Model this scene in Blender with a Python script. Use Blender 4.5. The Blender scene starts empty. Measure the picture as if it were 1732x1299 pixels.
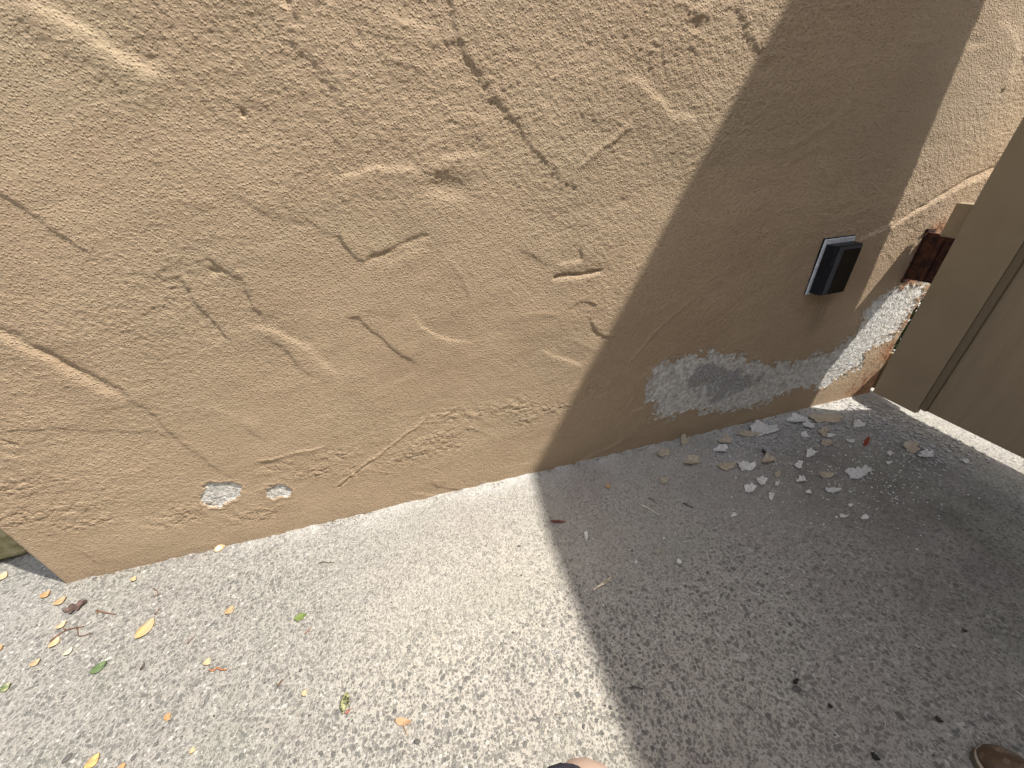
import bpy, bmesh, math, random
import numpy as np
from mathutils import Vector, Matrix
C = bpy.context.scene.collection
R_ = math.radians

# ------------------------------------------------------------------ camera, world, sun, exposure
CAMH, CAMY = 1.4, -1.3247
RM = np.array([[ 0.96277917, 0.17904251,-0.20248468],
               [-0.26641119, 0.50215872,-0.82271605],
               [-0.0456217 , 0.84603806, 0.53116689]])
cam = bpy.data.objects.new('camera', bpy.data.cameras.new('camera'))
C.objects.link(cam)
cam.data.sensor_width = 36; cam.data.lens = 652/1732*36
cam.data.clip_start = .02; cam.data.clip_end = 500
m4 = Matrix.Identity(4)
for i in range(3):
    for j in range(3): m4[i][j] = RM[i][j]
m4.translation = Vector((0, CAMY, CAMH))
cam.matrix_world = m4
bpy.context.scene.camera = cam

SUN = Vector((-1, .60, -2.03)).normalized()          # the way the light travels
w = bpy.data.worlds.new("World"); bpy.context.scene.world = w; w.use_nodes = True
nt = w.node_tree; bg = nt.nodes['Background']
sky = nt.nodes.new('ShaderNodeTexSky'); sky.sky_type = 'NISHITA'; sky.sun_disc = False
sky.sun_elevation = math.asin(-SUN.z); sky.sun_rotation = math.atan2(-SUN.x, -SUN.y)
hs = nt.nodes.new('ShaderNodeHueSaturation'); hs.inputs['Saturation'].default_value = .45
wm = nt.nodes.new('ShaderNodeMix'); wm.data_type = 'RGBA'; wm.blend_type = 'MULTIPLY'; wm.inputs[0].default_value = 1
wm.inputs[7].default_value = (1.03, 1, .95, 1)                # the camera's warm white balance
nt.links.new(sky.outputs[0], hs.inputs['Color']); nt.links.new(hs.outputs[0], wm.inputs[6])
nt.links.new(wm.outputs[2], bg.inputs[0]); bg.inputs[1].default_value = .15
sl = bpy.data.lights.new('sun', 'SUN'); sl.energy = 3.0; sl.angle = R_(.75); sl.color = (1, .95, .86)
so = bpy.data.objects.new('sun', sl); C.objects.link(so)
so.rotation_euler = SUN.to_track_quat('-Z', 'Y').to_euler()
vs = bpy.context.scene.view_settings
vs.view_transform = 'Standard'; vs.look = 'None'; vs.gamma = 1; vs.use_curve_mapping = False
vs.exposure = 1.19
bpy.context.scene.cycles.max_bounces = 8

# ------------------------------------------------------------------ helpers
CP = np.array([0, CAMY, CAMH])
def ray(px, py): return RM @ np.array([px-866, -(py-649.5), -652.])
def G(px, py, z=0):                       # point of the photograph -> point on the pavement
    r = ray(px, py); q = CP + r*((z-CAMH)/r[2]); return q[0], q[1]
def Wl(px, py):                           # point of the photograph -> (x, z) on the wall face
    r = ray(px, py); q = CP + r*(-CAMY/r[1]); return q[0], q[2]
def tag(o, label=None, cat=None, group=None, kind=None):
    if label: o['label'] = label
    if cat: o['category'] = cat
    if group: o['group'] = group
    if kind: o['kind'] = kind
    return o
def obj(name, bm, mat, parent=None, smooth=False):
    me = bpy.data.meshes.new(name)
    bmesh.ops.recalc_face_normals(bm, faces=bm.faces)
    bm.to_mesh(me); bm.free()
    return link(name, me, mat, parent, smooth)
def link(name, me, mat, parent=None, smooth=False):
    if mat: me.materials.append(mat)
    if smooth: me.polygons.foreach_set('use_smooth', [True]*len(me.polygons))
    o = bpy.data.objects.new(name, me); C.objects.link(o)
    if parent: o.parent = parent
    return o
def empty(name, loc=(0,0,0), rz=0):
    o = bpy.data.objects.new(name, None); o.empty_display_size = .1; C.objects.link(o)
    o.location = loc; o.rotation_euler = (0,0,rz); return o
def box(bm, x0,x1,y0,y1,z0,z1, bev=0):
    vs_ = [bm.verts.new((x,y,z)) for x in (x0,x1) for y in (y0,y1) for z in (z0,z1)]
    fs = [(0,1,3,2),(4,6,7,5),(0,4,5,1),(2,3,7,6),(0,2,6,4),(1,5,7,3)]
    faces = [bm.faces.new([vs_[i] for i in f]) for f in fs]
    if bev:
        es = list({e for f in faces for e in f.edges})
        bmesh.ops.bevel(bm, geom=es, offset=bev, segments=2, profile=.5, affect='EDGES')
    return vs_
def prism(bm, pts, axis, a, b):           # polygon in the plane across `axis`, between a and b
    def P(u, v, t):
        return {'x': (t,u,v), 'y': (u,t,v), 'z': (u,v,t)}[axis]
    A = [bm.verts.new(P(u,v,a)) for u,v in pts]; B = [bm.verts.new(P(u,v,b)) for u,v in pts]
    bm.faces.new(A); bm.faces.new(B[::-1]); n = len(pts)
    for i in range(n): bm.faces.new((A[i],A[(i+1)%n],B[(i+1)%n],B[i]))
def tube(bm, pts, rad, seg=6):
    pts = [Vector(p) for p in pts]; rings = []
    for i, p in enumerate(pts):
        d = (pts[min(i+1,len(pts)-1)]-pts[max(i-1,0)]).normalized()
        u = d.cross(Vector((0,0,1)));  u = u.normalized() if u.length > 1e-4 else Vector((1,0,0))
        v = d.cross(u); r = rad[i] if isinstance(rad,(list,tuple)) else rad
        rings.append([bm.verts.new(p + (u*math.cos(2*math.pi*k/seg)+v*math.sin(2*math.pi*k/seg))*r) for k in range(seg)])
    for a, b in zip(rings, rings[1:]):
        for k in range(seg): bm.faces.new((a[k],a[(k+1)%seg],b[(k+1)%seg],b[k]))
    bm.faces.new(rings[0][::-1]); bm.faces.new(rings[-1])
def loft(bm, rings):                      # list of closed rings of points
    vr = [[bm.verts.new(p) for p in r] for r in rings]
    n = len(vr[0])
    for a, b in zip(vr, vr[1:]):
        for k in range(n): bm.faces.new((a[k],a[(k+1)%n],b[(k+1)%n],b[k]))
    bm.faces.new(vr[0][::-1]); bm.faces.new(vr[-1])

# ---- materials
class M:
    def __init__(s, name, rough=.85, spec=.3):
        s.m = bpy.data.materials.new(name); s.m.use_nodes = True
        s.t = s.m.node_tree; s.b = s.t.nodes['Principled BSDF']
        s.b.inputs['Roughness'].default_value = rough
        s.b.inputs['Specular IOR Level'].default_value = spec
        s.co = s.t.nodes.new('ShaderNodeTexCoord').outputs['Object']
    def n(s, typ, ins=None, **kw):
        nd = s.t.nodes.new(typ)
        for k, v in kw.items(): setattr(nd, k, v)
        for k, v in (ins or {}).items(): s.set(nd.inputs[k], v)
        return nd
    def set(s, inp, v):
        if isinstance(v, bpy.types.NodeSocket): s.t.links.new(v, inp)
        elif isinstance(v, tuple) and len(v) == 3 and inp.type == 'RGBA': inp.default_value = (*v, 1)
        else: inp.default_value = v
    def map(s, scale=(1,1,1), rot=(0,0,0), src=None):
        return s.n('ShaderNodeMapping', {'Vector': src or s.co, 'Scale': scale, 'Rotation': rot}).outputs[0]
    def noise(s, scale, detail=3, rough=.5, vec=None, out='Fac', dist=0):
        return s.n('ShaderNodeTexNoise', {'Vector': vec or s.co, 'Scale': scale, 'Detail': detail, 'Roughness': rough, 'Distortion': dist}).outputs[out]
    def vor(s, scale, vec=None, feature='F1', out='Distance', rnd=1):
        return s.n('ShaderNodeTexVoronoi', {'Vector': vec or s.co, 'Scale': scale, 'Randomness': rnd}, feature=feature).outputs[out]
    def rmp(s, v, a, b, c=0., d=1., smooth=True):
        return s.n('ShaderNodeMapRange', {'Value': v, 'From Min': a, 'From Max': b, 'To Min': c, 'To Max': d},
                   interpolation_type='SMOOTHSTEP' if smooth else 'LINEAR').outputs[0]
    def math(s, op, a, b=0., c=0.):
        nd = s.n('ShaderNodeMath', operation=op); s.set(nd.inputs[0], a); s.set(nd.inputs[1], b); s.set(nd.inputs[2], c); return nd.outputs[0]
    def mix(s, f, a, b, mode='MIX'):
        nd = s.n('ShaderNodeMix', data_type='RGBA', blend_type=mode)
        s.set(nd.inputs[0], f); s.set(nd.inputs[6], a); s.set(nd.inputs[7], b); return nd.outputs[2]
    def attr(s, name):
        return s.n('ShaderNodeAttribute', attribute_name=name).outputs['Fac']
    def col(s, v): s.set(s.b.inputs['Base Color'], v); return s
    def bump(s, h, dist, strength=1., normal=None):
        nd = s.n('ShaderNodeBump', {'Height': h, 'Distance': dist, 'Strength': strength})
        if normal: s.set(nd.inputs['Normal'], normal)
        s.t.links.new(nd.outputs[0], s.b.inputs['Normal']); return nd.outputs[0]

# ---- smooth random fields for real relief
rng = np.random.default_rng(7)
def vnoise(x, z, wl, seed=0):
    g = np.random.default_rng(seed+1000).random((257, 257))*2-1
    u = x/wl+71.3+seed*.37; v = z/wl+53.7+seed*.71
    i = np.floor(u).astype(int); j = np.floor(v).astype(int); fu = u-i; fv = v-j
    fu = fu*fu*(3-2*fu); fv = fv*fv*(3-2*fv); i %= 256; j %= 256
    return (g[i,j]*(1-fu)+g[i+1,j]*fu)*(1-fv)+(g[i,j+1]*(1-fu)+g[i+1,j+1]*fu)*fv
def fbm(x, z, wl, n=3, seed=0, gain=.5):
    s = 0; a = 1
    for k in range(n): s = s+a*vnoise(x, z, wl/2**k, seed+k*13); a *= gain
    return s
def sstep(a, b, v):
    t = np.clip((v-a)/(b-a), 0, 1); return t*t*(3-2*t)
def polyd(X, Z, pts):
    """distance to a polyline, sign (+ on the upper right, sunny side), and 0..1 run along it"""
    best = np.full(X.shape, 1e9); sg = np.zeros(X.shape); tt = np.zeros(X.shape)
    seg = [(np.array(a), np.array(b)) for a, b in zip(pts, pts[1:])]
    L = [np.linalg.norm(b-a) for a, b in seg]; T = sum(L) or 1; acc = 0
    for (a, b), l in zip(seg, L):
        d = (b-a)/max(l,1e-6); px = X-a[0]; pz = Z-a[1]
        t = np.clip(px*d[0]+pz*d[1], 0, l); qx = px-t*d[0]; qz = pz-t*d[1]
        dist = np.hypot(qx, qz); nx, nz = -d[1], d[0]
        if nx*.44+nz*.9 < 0: nx, nz = -nx, -nz
        s = np.where(qx*nx+qz*nz >= 0, 1., -1.)
        k = dist < best
        best = np.where(k, dist, best); sg = np.where(k, s, sg); tt = np.where(k, (acc+t)/T, tt); acc += l
    return best, sg, tt
def inside(X, Z, poly):
    r = np.zeros(X.shape, bool); n = len(poly)
    for i in range(n):
        x1, z1 = poly[i]; x2, z2 = poly[(i+1)%n]
        if z1 == z2: continue
        k = ((z1 > Z) != (z2 > Z)) & (X < (x2-x1)*(Z-z1)/(z2-z1)+x1)
        r ^= k
    return r
def sdist(X, Z, poly):                     # + inside
    d, _, _ = polyd(X, Z, list(poly)+[poly[0]])
    return np.where(inside(X, Z, poly), d, -d)
def grid_mesh(name, P, attrs=None):
    nx, nz = P.shape[:2]
    me = bpy.data.meshes.new(name)
    me.vertices.add(nx*nz); me.vertices.foreach_set('co', P.reshape(-1).astype(np.float32))
    idx = np.arange(nx*nz).reshape(nx, nz)
    q = np.stack([idx[:-1,:-1], idx[1:,:-1], idx[1:,1:], idx[:-1,1:]], -1).reshape(-1)
    nf = (nx-1)*(nz-1)
    me.loops.add(nf*4); me.loops.foreach_set('vertex_index', q.astype(np.int32))
    me.polygons.add(nf); me.polygons.foreach_set('loop_start', (np.arange(nf)*4).astype(np.int32))
    me.polygons.foreach_set('loop_total', np.full(nf, 4, np.int32))
    for k, v in (attrs or {}).items():
        a = me.attributes.new(k, 'FLOAT', 'POINT'); a.data.foreach_set('value', v.reshape(-1).astype(np.float32))
    me.update(); me.validate(); return me

# ------------------------------------------------------------------ the stucco wall
WX0, WX1 = -1.54, 2.575
SP = .0036
xs = np.arange(WX0, WX1+.001, SP)
zs = np.concatenate([np.arange(-.04, 1.86, SP), np.linspace(1.9, 2.7, 21)])
X, Z = np.meshgrid(xs, zs, indexing='ij')
H = np.zeros(X.shape)
def region(pts, m):
    a = np.array(pts); i0, i1 = np.searchsorted(xs, [a[:,0].min()-m, a[:,0].max()+m])
    j0, j1 = np.searchsorted(zs, [a[:,1].min()-m, a[:,1].max()+m]); return slice(i0,i1), slice(j0,j1)
def stroke(kind, A, wd, pix, fall=.07, taper=.18, wob=.0025):
    """trowel mark: D = drop on the shaded side, B = rise on the shaded side, G = groove, R = ridge (A in mm)"""
    A = A/1000*{'B': 1.25, 'D': 1.0}.get(kind, 1); pts = [np.array(Wl(*p)) for p in pix]
    sl_ = region(pts, fall*3)
    x = X[sl_]; z = Z[sl_]
    xw = x+wob*fbm(x, z, .03, 2, 91)*1.5; zw = z+wob*fbm(x, z, .03, 2, 92)*1.5
    d, s, t = polyd(xw, zw, pts)
    e = sstep(0, taper, t)*sstep(0, taper, 1-t)
    e = e*(.85+.2*vnoise(x, z, .05, 33))
    if kind == 'G': h = -A*np.exp(-(d/wd)**2)
    elif kind == 'R': h = A*np.exp(-(d/wd)**2)
    else:
        h = .5*A*np.tanh(s*d/wd)*np.exp(-(d/fall)**1.5)
        if kind == 'B': h = -h
    H[sl_] += h*e
S = stroke
S('G', 6, .013, [(-40,540),(0,560),(60,590),(130,628),(200,662),(225,680)], taper=.1)
S('B', 6, .014, [(-40,535),(0,566),(60,600),(130,640),(200,675)], fall=.05, taper=.1)
S('D', 4, .006, [(200,662),(262,705),(300,745),(362,790),(400,815)], taper=.12)
S('B', 12, .014, [(20,-30),(50,0),(100,25),(150,58),(210,100),(285,140)], fall=.09, taper=.15)
S('D', 3, .02, [(0,30),(90,75),(200,140),(260,200)], fall=.09)
S('D', 4, .004, [(-20,312),(0,328),(50,360),(100,395),(155,434)], taper=.1)
S('D', 5, .004, [(305,462),(312,480),(339,521),(364,549),(390,580)], taper=.1)
S('D', 5, .005, [(346,431),(378,455),(409,476),(426,518),(454,545)], taper=.15)
S('B', 6, .010, [(416,560),(440,556),(460,560),(485,573),(520,590),(554,622),(578,645)], fall=.06, taper=.15)
S('D', 4, .006, [(440,565),(480,592),(510,628),(540,645)], fall=.04)
S('D', 3, .005, [(256,474),(277,455),(310,440)])
S('D', 3, .005, [(0,715),(17,727),(90,724),(145,727),(215,731),(263,731),(290,747)], taper=.1)
S('D', 3, .005, [(402,712),(426,732),(450,747)])
S('R', 3.5, .005, [(425,780),(461,776),(492,767),(530,762),(558,752)], taper=.15)
S('D', 3, .004, [(432,782),(465,779),(500,770),(540,768),(560,754)], taper=.12)
S('B', 6, .007, [(555,318),(587,297),(639,285),(694,285),(726,290)], taper=.2)
S('B', 4, .006, [(722,284),(756,264),(805,262),(830,250)])
S('D', 4, .004, [(552,332),(569,352),(572,390),(583,415),(604,439),(614,441),(645,432),(680,417)], taper=.15)
S('G', 4, .009, [(614,442),(645,431),(680,415),(700,406),(729,397)], taper=.08)
S('B', 4, .012, [(640,450),(690,432),(725,415)], fall=.03)
S('D', 3, .005, [(480,362),(500,373),(528,378),(545,394),(576,403),(590,425)], taper=.15)
S('D', 3, .006, [(385,320),(420,345),(470,370),(500,375)])
S('D', 5, .006, [(752,-20),(756,0),(766,12),(770,45),(777,73),(794,104),(815,132),(825,145),(829,166),(849,180),(870,204),(894,239),(932,287)], fall=.09, taper=.06)
S('G', 1.5, .006, [(812,172),(835,172),(850,182),(870,206)], taper=.15)
S('D', 4, .006, [(928,285),(955,308),(978,322)], taper=.15)
S('B', 5, .010, [(728,113),(745,106),(768,94)])
S('B', 4, .008, [(640,20),(690,38),(715,45),(745,45)])
S('R', 4, .009, [(972,290),(1009,258),(1047,230),(1075,205)])
S('B', 7, .010, [(1050,130),(1068,131),(1085,136),(1102,156),(1130,181),(1144,194),(1165,199),(1190,198)], fall=.06)
S('B', 4, .014, [(745,175),(787,190),(850,206)])
S('G', 9, .006, [(932,471),(950,467),(978,465),(1000,461),(1022,458)], taper=.08)
S('B', 5, .005, [(936,476),(978,471),(1020,463)], fall=.03)
S('D', 4, .004, [(978,410),(983,425),(986,442)])
S('B', 5, .008, [(940,447),(965,444),(990,442)], fall=.03)
S('D', 4, .006, [(875,420),(909,440),(936,452)])
S('D', 4, .004, [(962,524),(975,514),(990,511),(1015,516)], fall=.03)
S('D', 7, .004, [(1003,538),(999,548),(1005,558),(1022,568),(1045,572)], fall=.03, taper=.1)
S('D', 4, .004, [(578,535),(595,536),(607,539),(625,557),(649,574),(680,602),(712,618)], taper=.12)
S('B', 4, .006, [(700,512),(701,530),(712,552),(742,571),(770,579),(810,578)], taper=.25)
S('B', 4, .006, [(913,588),(943,605),(970,612),(990,622)])
S('R', 4, .006, [(565,828),(600,800),(628,779),(660,755),(687,734),(725,707)], taper=.1)
S('G', 5, .004, [(569,828),(595,806),(630,780)], taper=.1)
S('G', 5, .006, [(1500,387),(1548,357),(1600,326),(1634,305),(1690,272)], taper=.06)
S('B', 9, .008, [(1440,412),(1499,384),(1548,359),(1600,330),(1634,310),(1690,280)], fall=.05, taper=.12)
S('D', 3, .006, [(1330,283),(1365,263),(1400,248)])
S('G', 6, .006, [(1288,390),(1296,378)], taper=.3)
S('D', 5, .006, [(1250,-20),(1253,24),(1264,59),(1278,78),(1291,94),(1312,111)], taper=.1)
S('B', 5, .014, [(1680,38),(1700,40),(1717,59),(1723,87),(1712,114),(1710,150)], fall=.06)
S('D', 4, .005, [(725,812),(740,824),(760,828),(795,829)])
S('B', 3, .006, [(690,831),(715,836),(745,841)])
S('B', 4, .008, [(975,784),(1013,765),(1060,742)])
S('R', 2.5, .007, [(1060,620),(1110,560),(1180,500)])
S('D', 3, .003, [(138,932),(150,942),(168,957)])
S('G', 4, .004, [(0,742),(15,748),(38,752)], fall=.03)
S('B', 4, .006, [(0,768),(20,768),(40,775)], fall=.03)
S('D', 3, .01, [(480,60),(560,140),(600,220)], fall=.08)
S('D', 2.5, .01, [(1180,560),(1260,500),(1330,470)], fall=.08)
S('B', 3, .008, [(1130,640),(1090,690),(1060,700)], fall=.05)
S('R', 3, .008, [(1060,690),(1075,672),(1065,640)])
_r = random.Random(77)
for _k in range(34):                       # faint sweeps of the trowel all over
    px, py = _r.uniform(0, 1700), _r.uniform(0, 800); a = _r.choice((_r.uniform(.3,1.1), _r.uniform(-.5,.2))); l = _r.uniform(60,170); c_ = _r.uniform(-.012,.012)
    pts_ = []
    for q in range(6):
        pts_.append((px, py)); px += l/5*math.cos(a); py += l/5*math.sin(a); a += c_*l/5
    S(_r.choice('BDR'), _r.uniform(1.2,2.4), _r.uniform(.004,.012), pts_, fall=.06, taper=.35)
def dent(px, py, rx, rz, A):
    x0, z0 = Wl(px, py); sl_ = region([(x0, z0)], max(rx, rz)*3)
    H[sl_] += A/1000*np.exp(-((X[sl_]-x0)/rx)**2-((Z[sl_]-z0)/rz)**2)
dent(752, 313, .055, .032, -9); dent(776, 322, .03, .022, -3)
dent(410, 191, .006, .009, -9); dent(1692, 155, .006, .008, -9); dent(362, 460, .010, .008, -6)
dent(375, 465, .008, .006, 2); dent(487, 2, .012, .016, -10); dent(497, 12, .012, .012, 5)
dent(175, 823, .005, .005, 5); dent(543, 798, .008, .006, -7); dent(536, 801, .01, .008, 5)
dent(1185, 25, .03, .02, 5); dent(1178, 40, .03, .016, -5); dent(1055, 342, .015, .012, -3)
dent(1650, 72, .035, .014, -3)
# broad unevenness, drag marks, grain
H += .0045*fbm(X, Z, .55, 3, 3) + .0012*fbm(X+.6*Z, Z*2.2-X*.7, .16, 3, 5)
def blob(pix, m=.05):                       # soft mask round traced regions
    v = np.zeros(X.shape)
    for px, py, rx, rz in pix:
        x0, z0 = Wl(px, py); v = np.maximum(v, np.exp(-((X-x0)/rx)**2-((Z-z0)/rz)**2))
    return v
coarse = np.clip(.55+.7*vnoise(X, Z, .45, 41)+.3*vnoise(X, Z, .18, 43)+.35*sstep(.5, 1.5, Z), .2, 1.2)
coarse *= .55+.45*sstep(.05, .35, Z+.12*vnoise(X, Z, .3, 44))
coarse += .5*blob([(260,50,.25,.12),(560,30,.3,.15),(820,170,.3,.15),(1190,40,.2,.12),(340,490,.2,.15)])
g = fbm(X*.75, Z, .0085, 2, 21, .6)
g = np.clip(g, -.6, 1.2)
Hg = coarse*.00045*g + coarse*.0009*vnoise(X*.85, Z, .0073, 25)
nod = np.maximum(0, vnoise(X, Z, .0095, 26)-.6)/.4
Hg += .0012*nod*sstep(-.5, .3, vnoise(X, Z, .3, 27))
scratch = (vnoise(X*.75+Z*.66, (Z*.75-X*.66)*.12, .008, 29))
Hg += .00035*scratch*sstep(-.1, .5, vnoise(X, Z, .4, 30))
blis = blob([(700,770,.15,.05),(760,755,.10,.03),(800,700,.22,.035),(740,740,.16,.04),(870,690,.10,.05),(890,710,.06,.05),(940,690,.14,.03),(760,700,.12,.03),(1010,660,.10,.03),(60,870,.25,.045),(150,885,.12,.03),
             (0,830,.2,.05),(330,860,.15,.05),(430,870,.14,.045),(530,800,.12,.04),(570,770,.10,.03),(470,790,.1,.03),(300,880,.12,.04),(600,800,.06,.04)])
cr = np.abs(fbm(X, Z*1.5, .030, 3, 61, .65))
Hg += blis*(.0030*sstep(.05, .5, cr)+.0022*fbm(X, Z, .022, 2, 63)-.001)
H += Hg

# worn patches where the paint has come off
P1 = [(342,833),(347,822),(357,818),(385,817),(408,823),(404,834),(400,843),(385,850),(366,858),(350,857),(341,847)]
P2 = [(450,828),(460,820),(480,821),(494,831),(490,838),(470,841),(453,839)]
P3 = [(1117,622),(1149,615),(1170,610),(1200,603),(1246,606),(1269,618),(1304,622),(1350,614),(1396,605),(1425,585),(1450,565),(1462,545),(1468,525),(1480,512),
      (1500,494),(1520,492),(1556,490),(1549,507),(1535,530),(1528,548),(1515,560),(1503,572),(1480,580),(1464,596),(1455,616),(1424,632),(1392,652),(1357,651),(1327,657),
      (1304,673),(1281,683),(1235,690),(1200,692),(1179,686),(1142,701),(1121,704),(1110,691),(1117,677),(1102,668),(1102,649),(1110,633)]
P3g = [(1172,625),(1200,612),(1245,612),(1268,628),(1295,640),(1270,662),(1235,672),(1205,680),(1180,660),(1165,645)]
bare = np.zeros(X.shape)+0.; gray = np.zeros(X.shape)
def patch(poly, depth, soft, nz_):
    pts = [Wl(*p) for p in poly]; sl_ = region(pts, .1)
    x = X[sl_]; z = Z[sl_]
    d = sdist(x, z, pts)+(.018 if nz_ > .02 else 0)+nz_*fbm(x, z, .03, 4, 71, .7)
    mk = np.clip(.5+d/soft, 0, 1)
    bare[sl_] = np.maximum(bare[sl_], mk)
    edge = sstep(-.004, .003, d)
    H[sl_] = H[sl_]*1 - depth/1000*edge + edge*.0012*fbm(x, z, .012, 2, 73) + .0018*np.exp(-((d+.008)/.007)**2)*(depth > 2)
patch(P1, 6, .010, .006); patch(P2, 5, .010, .006); patch(P3, 3.0, .085, .030)
pts = [Wl(*p) for p in P3g]; gray = np.clip(.5+(sdist(X, Z, pts)+.045*fbm(X, Z, .06, 4, 75, .7))/.12, 0, 1)
gray[X > 1.9] = 0
rust = blob([(1560,440,.05,.14),(1535,480,.05,.08),(1510,590,.10,.05),(1480,640,.12,.06),(1550,520,.04,.12),(1478,655,.16,.05),(1585,395,.10,.05),(1500,600,.08,.07)])
rust = np.clip(rust*1.1+.35*fbm(X*2, Z*.8, .05, 3, 81)*(rust > .15), 0, 1)
drip = blob([(1385,530,.05,.09),(1395,510,.06,.05)])*(.6+.4*vnoise(X, Z*.15, .015, 83))
damp = sstep(.13, .0, Z-.03*fbm(X, Z, .25, 3, 85))
green = np.clip(blob([(880,700,.06,.05),(690,790,.05,.03),(590,400,.2,.08),(900,250,.2,.1),(60,100,.4,.3),(570,860,.1,.03)])*(.5+.6*fbm(X, Z, .1, 3, 87)), 0, 1)
# the ends of the wall are rounded over
rr = .018
for e, sgn in ((WX0, 1), (WX1, -1)):
    t = np.clip(1-(X-e)*sgn/rr, 0, 1); H -= rr*(1-np.sqrt(np.clip(1-t*t, 0, 1)))
P = np.stack([X, -H, Z], -1)
shf = .05*sstep(.50, .66, Z+.03*vnoise(X, Z, .06, 12))*sstep(2.45, WX1, X)+.006*vnoise(X, Z, .04, 14)*sstep(2.54, WX1, X)
P[...,0] += shf
P[0,:,0] += .003*vnoise(X[0], Z[0], .05, 9)
# side returns: one extra column on each end going back
back = .26
L = P[:1].copy(); L[...,1] = back; Rr = P[-1:].copy(); Rr[...,1] = back
def padA(a): return np.concatenate([a[:1], a, a[-1:]], 0)
PP = np.concatenate([L, P, Rr], 0)
top = PP[:, -1:].copy(); top[..., 1] = back
PP = np.concatenate([PP, top], 1)
def pad(a): a = padA(a); return np.concatenate([a, a[:, -1:]], 1)
me = grid_mesh('stucco_wall', PP, {k: pad(v) for k, v in dict(bare=bare, gray=gray, rust=rust, drip=drip, damp=damp, green=green).items()})

sm = M('stucco_paint', .82, .25)
base = sm.mix(sm.rmp(sm.noise(2.3, 4, .55), .35, .68), (.408,.302,.202), (.45,.340,.230))
base = sm.mix(sm.rmp(sm.noise(1.1, 3, .5, sm.map((1,1,1.7))), .45, .7), base, (.398,.307,.208))
base = sm.mix(sm.math('MULTIPLY', sm.rmp(sm.noise(60, 3, .6), .45, .75), .35), base, (.325,.24,.16))
base = sm.mix(sm.math('MULTIPLY', sm.attr('green'), .35), base, (.40,.335,.22))
base = sm.mix(sm.math('MULTIPLY', sm.attr('damp'), .35), base, (.30,.22,.145))
base = sm.mix(sm.math('MULTIPLY', sm.attr('drip'), .75), base, (.13,.10,.07))
rn = sm.noise(38, 4, .7, sm.map((1,1,.5)))
base = sm.mix(sm.math('MULTIPLY', sm.attr('rust'), sm.rmp(rn, .3, .6, .65, 1.)), base, sm.mix(sm.rmp(rn, .35, .6), (.40,.21,.115), (.19,.08,.04)))
bn = sm.noise(34, 6, .78)
bm_ = sm.rmp(sm.math('ADD', sm.attr('bare'), sm.math('MULTIPLY', sm.math('SUBTRACT', bn, .5), 1.7)), .42, .58)
bcol = sm.mix(sm.rmp(sm.noise(48, 6, .72), .34, .66), (.40,.39,.37), (.74,.725,.69))
bcol = sm.mix(sm.rmp(sm.math('ADD', sm.attr('gray'), sm.math('MULTIPLY', sm.math('SUBTRACT', bn, .5), .8)), .35, .8), bcol, sm.mix(sm.rmp(sm.noise(140, 3, .7), .4, .65), (.25,.25,.25), (.46,.455,.45)))
bcol = sm.mix(sm.rmp(sm.noise(21, 5, .7), .52, .66, 0, .75), bcol, (.36,.29,.215))
base = sm.mix(bm_, base, bcol); sm.col(base)
hgt = sm.math('ADD', sm.noise(190, 3, .65), sm.math('MULTIPLY', sm.rmp(sm.vor(120), .08, .45, 1, 0), .7))
sm.bump(hgt, .0038, 1.)
wall = link('stucco_wall', me, sm.m, smooth=True)
tag(wall, 'tan stucco wall with trowel marks, peeled patches and rust stains above the pavement', 'wall')

# ------------------------------------------------------------------ the pavement, one sheet to the horizon
def graded(a, b, step, far):
    core = list(np.arange(a, b, step)); d = step; lo = []; hi = []; x = a
    while x > -far: d *= 1.5; x -= d; lo.append(x)
    d = step; x = core[-1]
    while x < far: d *= 1.5; x += d; hi.append(x)
    return np.array(lo[::-1]+core+hi)
gx = graded(-2.4, 3.0, .011, 80); gy = graded(-1.6, .6, .011, 80)
GX, GY = np.meshgrid(gx, gy, indexing='ij')
near = ((np.abs(GX) < 4) & (np.abs(GY) < 3)).astype(float)
gz = near*(.0012*fbm(GX, GY, .3, 3, 101)+.0006*fbm(GX, GY, .025, 2, 103))
lip = np.exp(-(np.minimum(0, GY+.012)/.02)**2)*near*(GX > WX0-.02)*(GX < WX1)
gz += lip*(.004+.005*fbm(GX, GY, .03, 3, 107))
def gblob(pix):
    v = np.zeros(GX.shape)
    for px, py, rx, ry in pix:
        x0, y0 = G(px, py); v = np.maximum(v, np.exp(-((GX-x0)/rx)**2-((GY-y0)/ry)**2))
    return v
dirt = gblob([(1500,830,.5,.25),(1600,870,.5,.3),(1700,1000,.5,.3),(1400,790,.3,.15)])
pale = np.exp(-np.clip(-GY, 0, 9)/.07)*sstep(-1.5, .0, GX)*near*(.6+.5*fbm(GX, GY, .12, 3, 111))
cream = gblob([(1000,1230,.55,.4),(900,1000,.45,.35),(1180,1150,.3,.3),(760,1100,.4,.3)])
leftish = sstep(.0, -1.1, GX)
curb = gblob([(1650,770,.5,.5)])*(GX > 2.44)
chipz = gblob([(1300,740,.35,.08),(1400,730,.3,.08),(1470,700,.2,.12),(1230,780,.15,.08)])
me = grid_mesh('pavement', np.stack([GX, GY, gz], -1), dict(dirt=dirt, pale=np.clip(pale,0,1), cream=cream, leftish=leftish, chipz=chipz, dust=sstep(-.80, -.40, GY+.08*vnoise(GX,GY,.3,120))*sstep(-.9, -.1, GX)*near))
gm = M('exposed_aggregate', .9, .25)
wv = gm.n('ShaderNodeMixRGB', {0: .018, 1: gm.co, 2: gm.noise(14, 2, .5, out='Color')}).outputs[0]
v1 = gm.vor(62, wv); r1 = gm.vor(62, wv, out='Color')
v2 = gm.vor(112, wv); r2 = gm.vor(112, wv, out='Color')
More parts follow.
